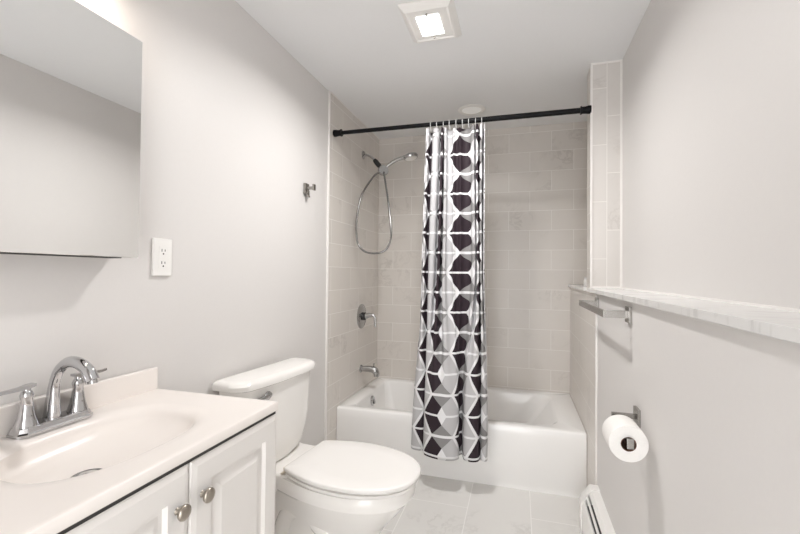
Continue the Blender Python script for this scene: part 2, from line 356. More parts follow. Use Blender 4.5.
def make_valve():
    t = thing('shower_valve', 'round chrome shower valve with lever handle above the tub spout', 'shower valve', (0.004, 2.92, 0.915))
    o = (0.004, 2.92, 0.915)
    part(MB().lathe([(0.0, 0), (0.093, 0), (0.093, 0.003), (0.086, 0.009), (0.04, 0.014), (0.0, 0.014)], o, (1, 0, 0), 40), 'escutcheon', M['satin'], t)
    part(MB().lathe([(0.0, 0.012), (0.030, 0.012), (0.030, 0.03), (0.024, 0.036), (0.0, 0.036)], o, (1, 0, 0), 28), 'dark_collar', M['blackp'], t, label='black collar')
    h = MB().tube(spline([(0.038, 2.92, 0.918), (0.07, 2.92, 0.925), (0.10, 2.92, 0.922), (0.114, 2.92, 0.905), (0.116, 2.92, 0.872), (0.116, 2.92, 0.838)], 5), [0.023 - 0.013 * min(1, i / 12) for i in range(26)], 14)
    part(h, 'lever_handle', M['satin'], t, 60)
make_valve()
def make_shower():
    t = thing('hand_shower', 'chrome hand shower with looping metal hose on the tiled left wall', 'shower head', (0.004, 2.92, 2.13))
    part(MB().lathe([(0.0, 0), (0.032, 0), (0.031, 0.005), (0.016, 0.014), (0.0, 0.014)], (0.004, 2.92, 2.142), (1, 0, -0.1)), 'wall_flange', M['satin'], t)
    part(MB().tube(spline([(0.006, 2.92, 2.142), (0.04, 2.92, 2.140), (0.08, 2.92, 2.115), (0.112, 2.92, 2.078)], 6), 0.0095, 14), 'shower_arm', M['chrome'], t, 60)
    part(MB().tube([(0.095, 2.92, 2.100), (0.105, 2.92, 2.088), (0.130, 2.92, 2.058), (0.145, 2.92, 2.042)], [0.014, 0.018, 0.019, 0.015], 16), 'swivel_collar', M['blackp'], t, label='black swivel collar')
    d = part(MB().lathe([(0.0, 0), (0.026, 0), (0.039, 0.008), (0.041, 0.024), (0.035, 0.038), (0.0, 0.040)], (0.165, 2.905, 2.005), (0.5, -0.75, 0.1), 28), 'diverter', M['satin'], t, 40)
    part(MB().tube([(0.135, 2.93, 2.05), (0.155, 2.92, 2.025), (0.168, 2.91, 2.0)], [0.013, 0.018, 0.012], 14), 'bracket', M['satin'], t)
    # handle and head
    hp = spline([(0.175, 2.90, 2.010), (0.215, 2.90, 2.048), (0.27, 2.90, 2.080), (0.33, 2.90, 2.098), (0.375, 2.90, 2.104)], 8)
    part(MB().tube(hp, [0.011 + 0.004 * (i / len(hp)) for i in range(len(hp))], 14), 'handle', M['satin'], t, 60)
    hd = MB().lathe([(0.0, -0.014), (0.050, -0.012), (0.055, 0.0), (0.048, 0.014), (0.027, 0.024), (0.0, 0.028)], (0.385, 2.90, 2.098), (-0.22, 0, 0.97), 32)
    hd = part(hd, 'spray_head', M['satin'], t, 40)
    part(MB().lathe([(0.0, -0.0165), (0.043, -0.0145), (0.045, -0.012), (0.0, -0.012)], (0.385, 2.90, 2.098), (-0.22, 0, 0.97), 28), 'spray_face', M['plastic'], hd)
    hose = spline([(0.150, 2.895, 2.000), (0.110, 2.86, 1.955), (0.056, 2.77, 1.807), (0.035, 2.73, 1.63), (0.038, 2.72, 1.513), (0.056, 2.72, 1.440), (0.111, 2.72, 1.391), (0.200, 2.72, 1.383), (0.262, 2.73, 1.415), (0.289, 2.74, 1.500), (0.277, 2.76, 1.62), (0.248, 2.79, 1.768), (0.205, 2.84, 1.94), (0.180, 2.89, 2.006)], 22)
    rs = [0.0066 + (0.0008 if i % 2 else 0.0) for i in range(len(hose))]
    part(MB().tube(hose, rs, 10), 'hose', M['hose'], t, 60)
make_shower()

# ------------------------------------------------------------------ curtain rod, rings, curtain
RY, RZ = 2.40, 2.136
def make_rod():
    t = thing('curtain_rod', 'black tension rod spanning the bath alcove near the ceiling', 'curtain rod', (0.76, RY, RZ))
    part(MB().tube([(0.02, RY, RZ), (0.80, RY, RZ)], 0.0125, 20), 'rod_tube', M['black'], t)
    part(MB().tube([(0.80, RY, RZ), (0.802, RY, RZ), (W - 0.02, RY, RZ)], [0.0125, 0.0150, 0.0150], 20), 'outer_tube', M['black'], t)
    for a, s in ((0.0072, 1), (W - 0.0042, -1)):
        part(MB().lathe([(0.0, 0), (0.022, 0), (0.022, 0.012), (0.019, 0.030), (0.019, 0.046), (0.023, 0.047), (0.023, 0.053), (0.016, 0.054), (0.0, 0.054)], (a, RY, RZ), (s, 0, 0), 24), 'end_cap', M['black'], t)
make_rod()
XT0, XT1, ZT, ZH = 0.622, 0.962, 2.098, 0.205
NP = 9
def curtain_paths():
    # plan of the folds at the hem: big soft lobes; at the rod: tight even pleats
    hem = spline([(0.552, 2.435, 0), (0.535, 2.405, 0), (0.552, 2.378, 0), (0.595, 2.375, 0), (0.622, 2.395, 0), (0.615, 2.372, 0), (0.635, 2.335, 0), (0.690, 2.312, 0), (0.750, 2.305, 0), (0.800, 2.318, 0),
                  (0.826, 2.350, 0), (0.824, 2.395, 0), (0.838, 2.412, 0), (0.848, 2.375, 0), (0.862, 2.338, 0), (0.900, 2.322, 0), (0.934, 2.335, 0), (0.945, 2.372, 0), (0.952, 2.352, 0), (0.972, 2.338, 0), (0.986, 2.358, 0), (0.982, 2.395, 0)], 14)
    def resample(pts, n):
        d = [0.0]
        for i in range(1, len(pts)): d.append(d[-1] + (pts[i] - pts[i - 1]).length)
        out = []; j = 0
        for k in range(n + 1):
            s = d[-1] * k / n
            while j < len(d) - 2 and d[j + 1] < s: j += 1
            f = (s - d[j]) / max(d[j + 1] - d[j], 1e-9); out.append(pts[j].lerp(pts[j + 1], f))
        return out, d[-1]
    n = 260
    h, lh = resample(hem, n)
    ua = min(range(n + 1), key=lambda k: (h[k] - Vector((0.738, 2.306, 0))).length) / n; du = 0.199 / lh
    stops = [(0.0, XT0)] + [(ua + f / lh, x) for f, x in ((-0.257, 0.629), (-0.200, 0.637), (-0.165, 0.651), (-0.125, 0.696), (-0.066, 0.712), (0.0, 0.720), (0.066, 0.740), (0.133, 0.800), (0.199, 0.889))] + [(1.0, XT1)]
    def gathered(u):
        for (u0, x0), (u1, x1) in zip(stops, stops[1:]):
            if u <= u1 + 1e-9: return x0 + (x1 - x0) * (u - u0) / (u1 - u0), (x1 - x0) / (u1 - u0)
    tp = []
    for k in range(n + 1):
        u = k / n
        xs = [gathered(min(1, max(0, u + e))) for e in (-0.02, -0.01, 0, 0.01, 0.02)]
        x = sum(q[0] for q in xs) / 5; den = sum(q[1] for q in xs) / 5
        if u < 0.02 or u > 0.98: x = gathered(u)[0]
        amp = min(0.034, max(0.025, 0.021 * (0.45 / den) ** 0.5))
        tp.append(Vector((x + 0.004 * math.sin(4 * PI * NP * u), RY - 0.004 - amp * math.cos(2 * PI * NP * u) * (1 + 0.25 * math.sin(7 * u + 1)), 0)))
    lt = lh
    return h, tp, lh, lt, n
def make_curtain():
    h, tp, lh, lt, n = curtain_paths()
    ua = min(range(n + 1), key=lambda k: (h[k] - Vector((0.738, 2.306, 0))).length) / n
    uf = min(range(n + 1), key=lambda k: (h[k] - Vector((0.622, 2.395, 0))).length) / n
    rows = 110; v = []; uvs = []
    for r in range(rows + 1):
        q = r / rows                       # 0 at the hem, 1 at the top
        z0 = ZH + (ZT - ZH) * q
        t = min(1, max(0, (q - 0.10) / 0.52)); w = t * t * (3 - 2 * t)
        for k in range(n + 1):
            u = k / n
            p = h[k].lerp(tp[k], w)
            # the side edges hang straight; two deep creases run down the gathered half
            p.x += (q - w) * ((tp[0].x - h[0].x) * max(0, 1 - u / ua) + (tp[n].x - h[n].x) * max(0, (u - ua) / (1 - ua)))
            f = (u - ua) * lh
            p.y += w * (0.030 * math.exp(-((f - 0.126) / 0.011) ** 2) + 0.022 * math.exp(-(f / 0.018) ** 2))
            # the free left edge hangs lower in front, lobes swing a little on the way down
            sw = 0.010 * math.sin(9 * u + 3.2 * q) * (1 - abs(2 * q - 1))
            zz = z0 - (1 - q) * 0.012 * math.sin(PI * u) + 0.004 * math.cos(2 * PI * NP * u) * max(0, q - 0.94) / 0.06
            v.append((p.x + sw, p.y - 0.012 * math.sin(PI * q) * math.sin(5 * u), zz))
            fl = min(1, max(0, (u - uf + 0.03) / 0.06)); uvs.append((u * lh - 0.075 * (1 - fl * fl * (3 - 2 * fl)), z0))
    f = [(r * (n + 1) + k, r * (n + 1) + k + 1, (r + 1) * (n + 1) + k + 1, (r + 1) * (n + 1) + k) for r in range(rows) for k in range(n)]
    me = bpy.data.meshes.new('shower_curtain'); me.from_pydata(v, [], f)
    # flat-cloth coordinates in metres, shifted so that one hexagon is centred on the big front lobe
    ux = min(range(n + 1), key=lambda k: (h[k] - Vector((0.738, 2.306, 0))).length) / n * lh
    ul = me.uv_layers.new(name='flat')
    for lp in me.loops:
        a, b = uvs[lp.vertex_index]; ul.data[lp.index].uv = (a - ux, b - 0.450)
    me.polygons.foreach_set('use_smooth', [True] * len(f)); me.materials.append(M['curtain'])
    o = bpy.data.objects.new('shower_curtain', me); COL.objects.link(o)
    so = o.modifiers.new('cloth_thickness', 'SOLIDIFY'); so.thickness = 0.0012; so.offset = 0
    o['label'] = 'shower curtain printed with black, grey and white hexagons, bunched mid rod'; o['category'] = 'shower curtain'
    return o
make_curtain()
ring0 = None
for i in range(9):
    x = XT0 + (XT1 - XT0) * (i + 0.5) / 9
    if ring0 is None:
        pts = [(0, 0.0175 * math.sin(a), (0.0165 if math.cos(a) > 0 else 0.042) * math.cos(a)) for a in [2 * PI * k / 28 for k in range(29)]]
        mb = MB().tube(pts, 0.0018, 8, caps=False); ring0 = mb.build('curtain_ring', M['clearp']); ring = ring0
    else:
        ring = ring0.copy(); COL.objects.link(ring)
    ring.location = (x, RY, RZ); ring.rotation_euler = (0, 0, random.uniform(-0.15, 0.15))
    ring['label'] = 'one of the thin milky rings hooking the patterned curtain onto the black rod'; ring['category'] = 'curtain ring'; ring['group'] = 'curtain rings on the black rod'

# ------------------------------------------------------------------ toilet
TY = 1.598
def egg(xb, xf, xm, wb, wm, z, n=20, yc=TY, pw=2.25):
    """toilet-seat outline: straight back edge, sides swelling to wm at xm, elliptical front; 2n + 2m points"""
    pts = []
    side = []
    for k in range(n + 1):
        a = PI / 2 * k / n
        side.append((xm + (xf - xm) * math.sin(PI / 2 - a) ** (2 / pw) if a < PI / 2 - 1e-9 else xm, wm * math.sin(a) ** (2 / pw) if a > 0 else 0.0))
    m = 10
    for k in range(1, m + 1):
        t = k / m; e = 1 - (1 - math.cos(t * PI / 2)) * (1 - wb / wm)
        side.append((xm + (xb - xm) * t, wm * e))
    # round the back corner
    c = side.pop(); r = 0.009
    for k in range(5):
        a = PI / 2 * k / 4; side.append((xb + r - r * math.sin(a), c[1] - r + r * math.cos(a)))
    side.append((xb, c[1] * 0.5))
    pts = [(x, yc + w, z) for x, w in side] + [(x, yc - w, z) for x, w in reversed(side)]
    # drop the doubled tip
    return pts[:-1]
def make_toilet():
    t = thing('toilet', 'white two-piece toilet with closed lid between the vanity and the bathtub', 'toilet', (0.4, TY, 0))
    t.rotation_euler = (0, 0, math.radians(-6.0))     # it stands a little askew to the wall
    E = lambda xb, xf, xm, wb, wm, z: egg(xb, xf, xm, wb, wm, z)
    # bowl: foot, waist, bowl, rim
    rings = [E(0.12, 0.64, 0.40, 0.100, 0.125, 0.0), E(0.12, 0.64, 0.40, 0.100, 0.125, 0.02), E(0.12, 0.615, 0.40, 0.095, 0.113, 0.05), E(0.12, 0.60, 0.40, 0.085, 0.105, 0.12),
             E(0.13, 0.615, 0.42, 0.080, 0.110, 0.19), E(0.16, 0.655, 0.45, 0.085, 0.135, 0.25), E(0.19, 0.705, 0.47, 0.110, 0.163, 0.305), E(0.20, 0.738, 0.48, 0.125, 0.181, 0.35), E(0.205, 0.748, 0.48, 0.135, 0.187, 0.366),
             E(0.205, 0.757, 0.48, 0.140, 0.193, 0.369), E(0.205, 0.760, 0.48, 0.142, 0.195, 0.385), E(0.205, 0.760, 0.48, 0.142, 0.195, 0.406), E(0.21, 0.752, 0.48, 0.138, 0.190, 0.418), E(0.23, 0.73, 0.48, 0.12, 0.17, 0.420)]
    b = MB().loft(rings, True, True)
    # rear deck under the tank
    dk = [rrect(0.05, 0.30, TY - w, TY + w, z, (0.05, 0.04, 0.04, 0.05), 6) for w, z in ((0.07, 0.10), (0.08, 0.24), (0.115, 0.33), (0.145, 0.37), (0.150, 0.40), (0.150, 0.420), (0.144, 0.427))]
    b.loft(dk, True, True)
    # trapway bulge on both flanks
    for s in (-1, 1):
        b.tube(spline([(0.52, TY + s * 0.06, 0.17), (0.46, TY + s * 0.098, 0.21), (0.36, TY + s * 0.088, 0.27), (0.27, TY + s * 0.082, 0.26), (0.215, TY + s * 0.08, 0.17), (0.20, TY + s * 0.08, 0.03)], 6), [0.03 + 0.014 * math.sin(PI * i / 30) for i in range(31)], 14)
    bowl = part(b, 'bowl', M['porcelain'], t, 40)
    s = MB().loft([E(0.274, 0.758, 0.485, 0.130, 0.184, 0.4225), E(0.266, 0.771, 0.485, 0.141, 0.196, 0.4245), E(0.264, 0.773, 0.485, 0.142, 0.198, 0.428), E(0.264, 0.773, 0.485, 0.142, 0.198, 0.436), E(0.270, 0.765, 0.485, 0.137, 0.190, 0.4385)])
    part(s, 'seat', M['seat_plastic'], t, 40)
    l = MB().loft([E(0.272, 0.768, 0.485, 0.138, 0.187, 0.4420), E(0.264, 0.780, 0.485, 0.146, 0.199, 0.4440), E(0.262, 0.782, 0.485, 0.148, 0.201, 0.447), E(0.262, 0.782, 0.485, 0.148, 0.201, 0.4575), E(0.264, 0.780, 0.485, 0.146, 0.199, 0.4605), E(0.270, 0.774, 0.485, 0.141, 0.193, 0.4625), E(0.33, 0.70, 0.485, 0.09, 0.13, 0.4635)])
    part(l, 'lid', M['seat_plastic'], t, 40)
    for sgn in (-1, 1):
        h = MB().box(0.238, 0.268, TY + sgn * 0.100 - 0.018, TY + sgn * 0.100 + 0.018, 0.4205, 0.444, 0.004)
        h.tube([(0.255, TY + sgn * 0.118, 0.434), (0.255, TY + sgn * 0.150, 0.434)], 0.005, 10)
        part(h, 'hinge', M['hinge'], t, label='tan plastic hinge')
    # tank: bow-fronted, rounded in at the bottom
    def bow(y0, y1, xb, xf, z, r=0.045, bowd=0.022, n=10):
        ring = rrect(xb, xf, y0, y1, z, (r, 0.02, 0.02, r), n)
        yc, hw = (y0 + y1) / 2, (y1 - y0) / 2
        # subdivide the front by inserting a bow
        front = [(xf + bowd * (1 - ((yy - yc) / hw) ** 2) - bowd * 0.15, yy, z) for yy in [yc - hw + r + (2 * hw - 2 * r) * k / 12 for k in range(1, 12)]]
        q = 4 * (n + 1)
        ring = [(x + (bowd * (1 - ((y - yc) / hw) ** 2) - bowd * 0.15 if x > xf - r * 0.9 else 0), y, zz) for x, y, zz in ring]
        return ring + front
    KY = TY - 0.042
    prof = [(0.090, 0.085, 0.135, 0.4285), (0.140, 0.070, 0.150, 0.434), (0.172, 0.060, 0.158, 0.452), (0.195, 0.050, 0.163, 0.485), (0.211, 0.045, 0.166, 0.53), (0.223, 0.041, 0.168, 0.60), (0.231, 0.039, 0.170, 0.70), (0.236, 0.038, 0.171, 0.777)]
    part(MB().loft([bow(KY - w, KY + w, a, c, z) for w, a, c, z in prof]), 'tank', M['porcelain'], t, 40)
    lp = [(0.257, 0.036, 0.178, 0.779), (0.265, 0.033, 0.184, 0.783), (0.267, 0.033, 0.186, 0.801), (0.261, 0.036, 0.181, 0.811), (0.250, 0.042, 0.172, 0.8155), (0.232, 0.052, 0.158, 0.818)]
    part(MB().loft([bow(KY - w, KY + w, a, c, z, 0.06, 0.026) for w, a, c, z in lp]), 'tank_lid', M['porcelain'], t, 40)
    ly, lz = TY - 0.150, 0.738
    lv = MB().lathe([(0.0, 0), (0.022, 0), (0.022, 0.006), (0.018, 0.018), (0.010, 0.024), (0.0, 0.025)], (0.168, ly, lz), (1, -0.1, 0), 20)
    lv.tube(spline([(0.184, ly + 0.006, lz + 0.002), (0.196, ly - 0.012, lz + 0.002), (0.197, ly - 0.035, lz + 0.001), (0.192, ly - 0.066, lz - 0.002)], 5), [0.013, 0.013, 0.012, 0.011, 0.011, 0.010, 0.010, 0.010, 0.009, 0.009, 0.009, 0.009, 0.009, 0.009, 0.009, 0.008], 10)
    part(lv, 'flush_lever', M['satin'], t, label='chrome flush lever')
make_toilet()

# ------------------------------------------------------------------ vanity cabinet
VY0, VY1, VXF, VZT = 0.428, 1.081, 0.4465, 0.832
def raised_door(y0, y1, z0, z1, x0, x1):
    """raised-panel door facing +x: stepped rings of the front face"""
    def rg(i, x): return [(x, y0 + i, z0 + i), (x, y1 - i, z0 + i), (x, y1 - i, z1 - i), (x, y0 + i, z1 - i)]
    rings = [rg(0, x0), rg(0, x1 - 0.008), rg(0.003, x1 - 0.004), rg(0.012, x1 - 0.0015), rg(0.016, x1), rg(0.060, x1), rg(0.066, x1 - 0.009), rg(0.074, x1 - 0.010), rg(0.078, x1 - 0.009), rg(0.098, x1 - 0.001), rg(0.102, x1 - 0.001)]
    return MB().loft(rings)
def make_vanity():
    t = thing('vanity_cabinet', 'white raised-panel vanity cabinet with two doors under the sink top', 'cabinet', (0.22, 0.755, 0))
    c = MB()
    c.box(0.002, VXF, VY0, VY0 + 0.016, 0.09, VZT - 0.0005, 0.001); c.box(0.002, VXF, VY1 - 0.016, VY1, 0.09, VZT - 0.0005, 0.001)          # side panels
    c.box(0.002, VXF - 0.018, VY0 + 0.016, VY1 - 0.016, 0.09, 0.106); c.box(0.002, 0.012, VY0 + 0.016, VY1 - 0.016, 0.106, 0.60)              # floor, back
    c.box(VXF - 0.018, VXF, VY0 + 0.016, VY1 - 0.016, 0.09, 0.13); c.box(VXF - 0.018, VXF, VY0 + 0.016, VY1 - 0.016, 0.79, VZT - 0.0005)      # face frame rails
    c.box(VXF - 0.018, VXF, 0.728, 0.758, 0.13, 0.79)                                                                                         # centre stile
    c.box(0.002, VXF - 0.06, VY0 + 0.002, VY1 - 0.002, 0, 0.09)
    part(c, 'carcass', M['cabinet'], t)
    g = MB().box(VXF, VXF + 0.0012, 0.739, 0.747, 0.10, VZT - 0.012); g.box(VXF, VXF + 0.013, VY0 + 0.004, VY1 - 0.006, VZT - 0.010, VZT - 0.0005)  # solid dark strips paint the shade between the doors and under the top
    part(g, 'door_gap_shade', M['dark'], t, label='dark strips standing in for the shade around the doors')
    for y0, y1, ky in ((VY0 + 0.002, 0.7415, 0.7415 - 0.036), (0.7445, VY1 - 0.002, 0.7445 + 0.032)):
        d = part(raised_door(y0, y1, 0.105, VZT - 0.0085, VXF + 0.0015, VXF + 0.0195), 'door', M['cabinet'], t, 20)
        k = MB().lathe([(0.0, 0), (0.008, 0.0), (0.0065, 0.003), (0.0055, 0.008), (0.009, 0.011), (0.0150, 0.014), (0.0165, 0.018), (0.0155, 0.022), (0.009, 0.0255), (0.0, 0.0265)], (VXF + 0.0195, ky, 0.739), (1, 0, 0), 28)
        part(k, 'knob', M['knob'], d, 50, label='round brushed nickel knob')
make_vanity()

# ------------------------------------------------------------------ vanity top with integral basin
CY0, CY1, CXF, CZ = 0.405, 1.076, 0.467, 0.859
BX, BY, BA, BB = 0.236, 0.733, 0.146, 0.205
def make_top():
    t = thing('vanity_sink', 'off-white sink top with integral oval basin and low backsplash', 'sink', (0.24, 0.75, VZT))
    n = 64
    def outer(x0, x1, y0, y1, z):
        out = []
        for k in range(n):
            a = 2 * PI * (k + 0.5) / n; c, s = math.cos(a), math.sin(a)
            # project direction on the rectangle, seen from the basin centre
            tx = (x1 - BX) / c if c > 0 else (x0 - BX) / c
            ty = (y1 - BY) / s if s > 0 else (y0 - BY) / s
            q = min(tx, ty); out.append((BX + c * q, BY + s * q, z))
        # pull the nearest samples onto the corners
        for cx, cy in ((x0, y0), (x0, y1), (x1, y0), (x1, y1)):
            i = min(range(n), key=lambda i: (out[i][0] - cx) ** 2 + (out[i][1] - cy) ** 2); out[i] = (cx, cy, z)
        return out
    def oval(sa, sb, z, dx=0.0, dy=0.0):
        out = []
        for k in range(n):
            a = 2 * PI * (k + 0.5) / n
            c, s = math.cos(a), math.sin(a)
            out.append((BX + dx + sa * math.copysign(abs(c) ** 0.78, c), BY + dy + sb * math.copysign(abs(s) ** 0.78, s), z))
        return out
    zt = CZ
    rings = [oval(BA + 0.03, BB + 0.034, VZT), outer(0.002, CXF - 0.003, CY0 + 0.003, CY1 - 0.003, VZT), outer(0.002, CXF, CY0, CY1, VZT + 0.003), outer(0.002, CXF, CY0, CY1, zt - 0.0035), outer(0.002, CXF - 0.001, CY0 + 0.001, CY1 - 0.001, zt - 0.001), outer(0.002, CXF - 0.0035, CY0 + 0.0035, CY1 - 0.0035, zt), outer(0.004, CXF - 0.012, CY0 + 0.012, CY1 - 0.012, zt),
             oval(BA + 0.030, BB + 0.034, zt), oval(BA + 0.018, BB + 0.020, zt - 0.0008), oval(BA + 0.008, BB + 0.009, zt - 0.003), oval(BA, BB, zt - 0.0065), oval(BA - 0.007, BB - 0.009, zt - 0.012)]
    dx, dy, dep = 0.240 - BX, 0.688 - BY, 0.074
    for q in (0.08, 0.16, 0.25, 0.35, 0.46, 0.58, 0.70, 0.82, 0.92):
        k = math.cos(q * PI / 2) ** 0.9
        rings.append(oval((BA - 0.007) * k + 0.030 * (1 - k), (BB - 0.009) * k + 0.030 * (1 - k), zt - 0.012 - (dep - 0.012) * math.sin(q * PI / 2), dx * q ** 1.2, dy * q))
    rings.append(oval(0.028, 0.028, zt - dep - 0.001, dx, dy))
    part(MB().loft(rings, False, True), 'basin_top', M['cultured'], t, 50)
    part(MB().box(0.002, 0.021, CY0, CY1, zt - 0.002, 0.928, 0.004, 3), 'backsplash', M['cultured'], t)
    d = MB().lathe([(0.0, 0), (0.036, 0), (0.036, 0.003), (0.031, 0.006), (0.026, 0.004), (0.0, 0.004)], (0.240, 0.688, zt - dep - 0.001), (0, 0, 1), 32)
    d = part(d, 'drain', M['hose'], t, label='metal drain')
    part(MB().lathe([(0.0, 0), (0.019, 0), (0.019, 0.003), (0.0, 0.006)], (0.240, 0.688, zt - dep + 0.004), (0, 0, 1), 28), 'stopper', M['satin'], d)
make_top()

# ------------------------------------------------------------------ basin faucet
def make_faucet():
    fx, fy, z0 = 0.052, 0.740, CZ + 0.0005
    t = thing('basin_faucet', 'chrome two-handle arched faucet on the sink top', 'faucet', (fx, fy, z0))
    def oct_(hx, hy, z, c): return [(fx + a * hx, fy + b * hy, z) for a, b in ((1, 1 - c), (1 - c * 2.4, 1), (-1 + c * 2.4, 1), (-1, 1 - c), (-1, -1 + c), (-1 + c * 2.4, -1), (1 - c * 2.4, -1), (1, -1 + c))]
    part(MB().loft([oct_(0.029, 0.086, z0, 0.16), oct_(0.029, 0.086, z0 + 0.006, 0.16), oct_(0.026, 0.082, z0 + 0.009, 0.16), oct_(0.024, 0.079, z0 + 0.018, 0.16), oct_(0.021, 0.076, z0 + 0.0205, 0.16)]), 'base_plate', M['chrome'], t, 25)
    def oct_ring(c, r, z, n=8): return [(c[0] + r * math.cos(2 * PI * (k + .5) / n), c[1] + r * math.sin(2 * PI * (k + .5) / n), z) for k in range(n)]
    for s in (-1, 1):
        c = (fx, fy + s * 0.058)
        h = part(MB().loft([oct_ring(c, r, z0 + z, 16) for r, z in ((0.0235, 0.018), (0.0225, 0.023), (0.0170, 0.040), (0.0135, 0.060), (0.0115, 0.082), (0.0130, 0.086), (0.0135, 0.091), (0.010, 0.099), (0.008, 0.101))]), 'handle', M['chrome'], t, 30)
        lv = MB().loft([[(c[0] - 0.008 + 0.002 * q, c[1] + s * y, z0 + z - th), (c[0] + 0.010 - 0.002 * q, c[1] + s * y, z0 + z - th), (c[0] + 0.010 - 0.002 * q, c[1] + s * y, z0 + z + th), (c[0] - 0.008 + 0.002 * q, c[1] + s * y, z0 + z + th)] for q, (y, z, th) in enumerate(((-0.014, 0.112, 0.003), (0.0, 0.110, 0.005), (0.016, 0.108, 0.0042), (0.060, 0.107, 0.0035), (0.076, 0.109, 0.003)))])
        lv.tube([(c[0], c[1], z0 + 0.099), (c[0], c[1], z0 + 0.108)], 0.008, 14)
        part(lv, 'lever', M['chrome'], h, 30)
    # arched spout: flat broad section sweeping up and over the bowl
    path = spline([(fx - 0.004, fy, z0 + 0.018), (fx - 0.003, fy, z0 + 0.06), (fx + 0.002, fy, z0 + 0.105), (fx + 0.018, fy, z0 + 0.138), (fx + 0.048, fy, z0 + 0.158), (fx + 0.082, fy, z0 + 0.157), (fx + 0.110, fy, z0 + 0.142), (fx + 0.126, fy, z0 + 0.118)], 7)
    L = len(path); rs = []
    for i in range(L):
        u = i / (L - 1); rs.append(0.020 - 0.0080 * min(1, u / 0.28) + 0.0045 * max(0, (u - 0.5) / 0.5))
    part(MB().tube(path, rs, 20, flat=(0.85, 1.05)), 'spout', M['chrome'], t, 50)
    part(MB().tube([path[-1] + Vector((-0.001, 0, 0.004)), path[-1] + Vector((0.001, 0, -0.005))], 0.010, 16), 'aerator', M['satin'], t)
make_faucet()

# ------------------------------------------------------------------ mirror cabinet
def make_mirror():
    t = thing('mirror_cabinet', 'frameless mirrored medicine cabinet on the left wall above the sink', 'medicine cabinet', (0.04, 0.63, 1.28))
    part(MB().box(-0.003, 0.066, 0.305, 0.929, 1.283, 1.907, 0.001), 'body', M['cabinet'], t)
    part(MB().box(0.020, 0.0665, 0.310, 0.900, 1.2765, 1.283), 'bottom_shade_strip', M['dark'], t, label='dark strip standing in for the shadow gap under the mirror')  # added strip, its dark colour paints the shadow gap below the door
    d = part(MB().box(0.068, 0.084, 0.300, 0.934, 1.279, 1.911, 0.0008), 'door', M['cabinet'], t)
    def rg(i, x): return [(x, 0.300 + i, 1.279 + i), (x, 0.934 - i, 1.279 + i), (x, 0.934 - i, 1.911 - i), (x, 0.300 + i, 1.911 - i)]
    part(MB().loft([rg(0, 0.0842), rg(0, 0.0885), rg(0.001, 0.0895)]), 'mirror_glass', M['mirror'], d, 10, label='mirror')
make_mirror()

# ------------------------------------------------------------------ vanity light above the mirror (its near end shows at the top edge of the photograph)
def make_vanity_light():
    t = thing('vanity_light', 'satin metal vanity light on the wall above the mirrored cabinet', 'wall light', (0.0, 0.62, 2.12))
    part(MB().box(-0.003, 0.022, 0.33, 0.91, 2.075, 2.165, 0.004), 'back_plate', M['nickel'], t)
    for y in (0.41, 0.62, 0.83):
        part(MB().tube(spline([(0.02, y, 2.125), (0.07, y, 2.135), (0.095, y, 2.115)], 5), 0.008, 10), 'arm', M['nickel'], t)
        s = part(MB().lathe([(0.018, 0.0), (0.026, -0.004), (0.034, -0.03), (0.045, -0.075), (0.043, -0.075), (0.032, -0.03), (0.022, -0.006), (0.018, -0.003)], (0.098, y, 2.118), (0, 0, 1), 24, caps=False), 'glass_shade', M['clearp'], t, 60)
        part(MB().lathe([(0.0, -0.064), (0.018, -0.058), (0.025, -0.043), (0.018, -0.024), (0.012, -0.012), (0.0, -0.006)], (0.098, y, 2.118), (0, 0, 1), 20), 'bulb', M['bulb'], s, 60)
        ld = bpy.data.lights.new('vanity_lamp', 'POINT'); ld.energy = VAN_W; ld.color = (1.0, 0.86, 0.74); ld.shadow_soft_size = 0.03
        lo = bpy.data.objects.new('vanity_lamp', ld); COL.objects.link(lo); lo.location = (0.098, y, 2.03)
make_vanity_light()

# ------------------------------------------------------------------ ceiling fan light, recessed light
def make_fan():
    t = thing('exhaust_fan_light', 'square white ceiling exhaust fan with glowing light panel', 'fan light', (0.767, 1.795, ZC))
    def sq(x0, x1, y0, y1, z): return [(x1, y1, z), (x0, y1, z), (x0, y0, z), (x1, y0, z)]
    part(MB().loft([sq(0.650, 0.884, 1.650, 1.938, ZC), sq(0.650, 0.884, 1.650, 1.938, ZC - 0.006), sq(0.672, 0.862, 1.678, 1.912, ZC - 0.028), sq(0.678, 0.856, 1.685, 1.905, ZC - 0.029), sq(0.682, 0.850, 1.692, 1.898, ZC - 0.024)], True, True), 'grille', M['plastic'], t, 20)
    part(MB().box(0.712, 0.812, 1.722, 1.868, ZC - 0.027, ZC - 0.0235, 0.0015), 'light_lens', M['lens'], t, label='glowing light panel')
    for y in (1.712, 1.884): part(MB().box(0.758, 0.766, y - 0.004, y + 0.004, ZC - 0.033, ZC - 0.0235, 0.001), 'clip', M['nickel'], t)
make_fan()
def make_recessed():
    t = thing('recessed_light', 'round white recessed ceiling light above the bathtub', 'ceiling light', (0.83, 2.86, ZC))
    part(MB().lathe([(0.066, 0.0), (0.066, -0.004), (0.074, -0.010), (0.092, -0.006), (0.096, 0.0)], (0.83, 2.86, ZC), (0, 0, 1), 40, caps=False), 'trim_ring', M['plastic'], t)
    part(MB().lathe([(0.0, -0.005), (0.045, -0.005), (0.067, -0.003), (0.067, 0.0), (0.0, 0.0)], (0.83, 2.86, ZC), (0, 0, 1), 40), 'lens', M['dim_lens'], t)
make_recessed()

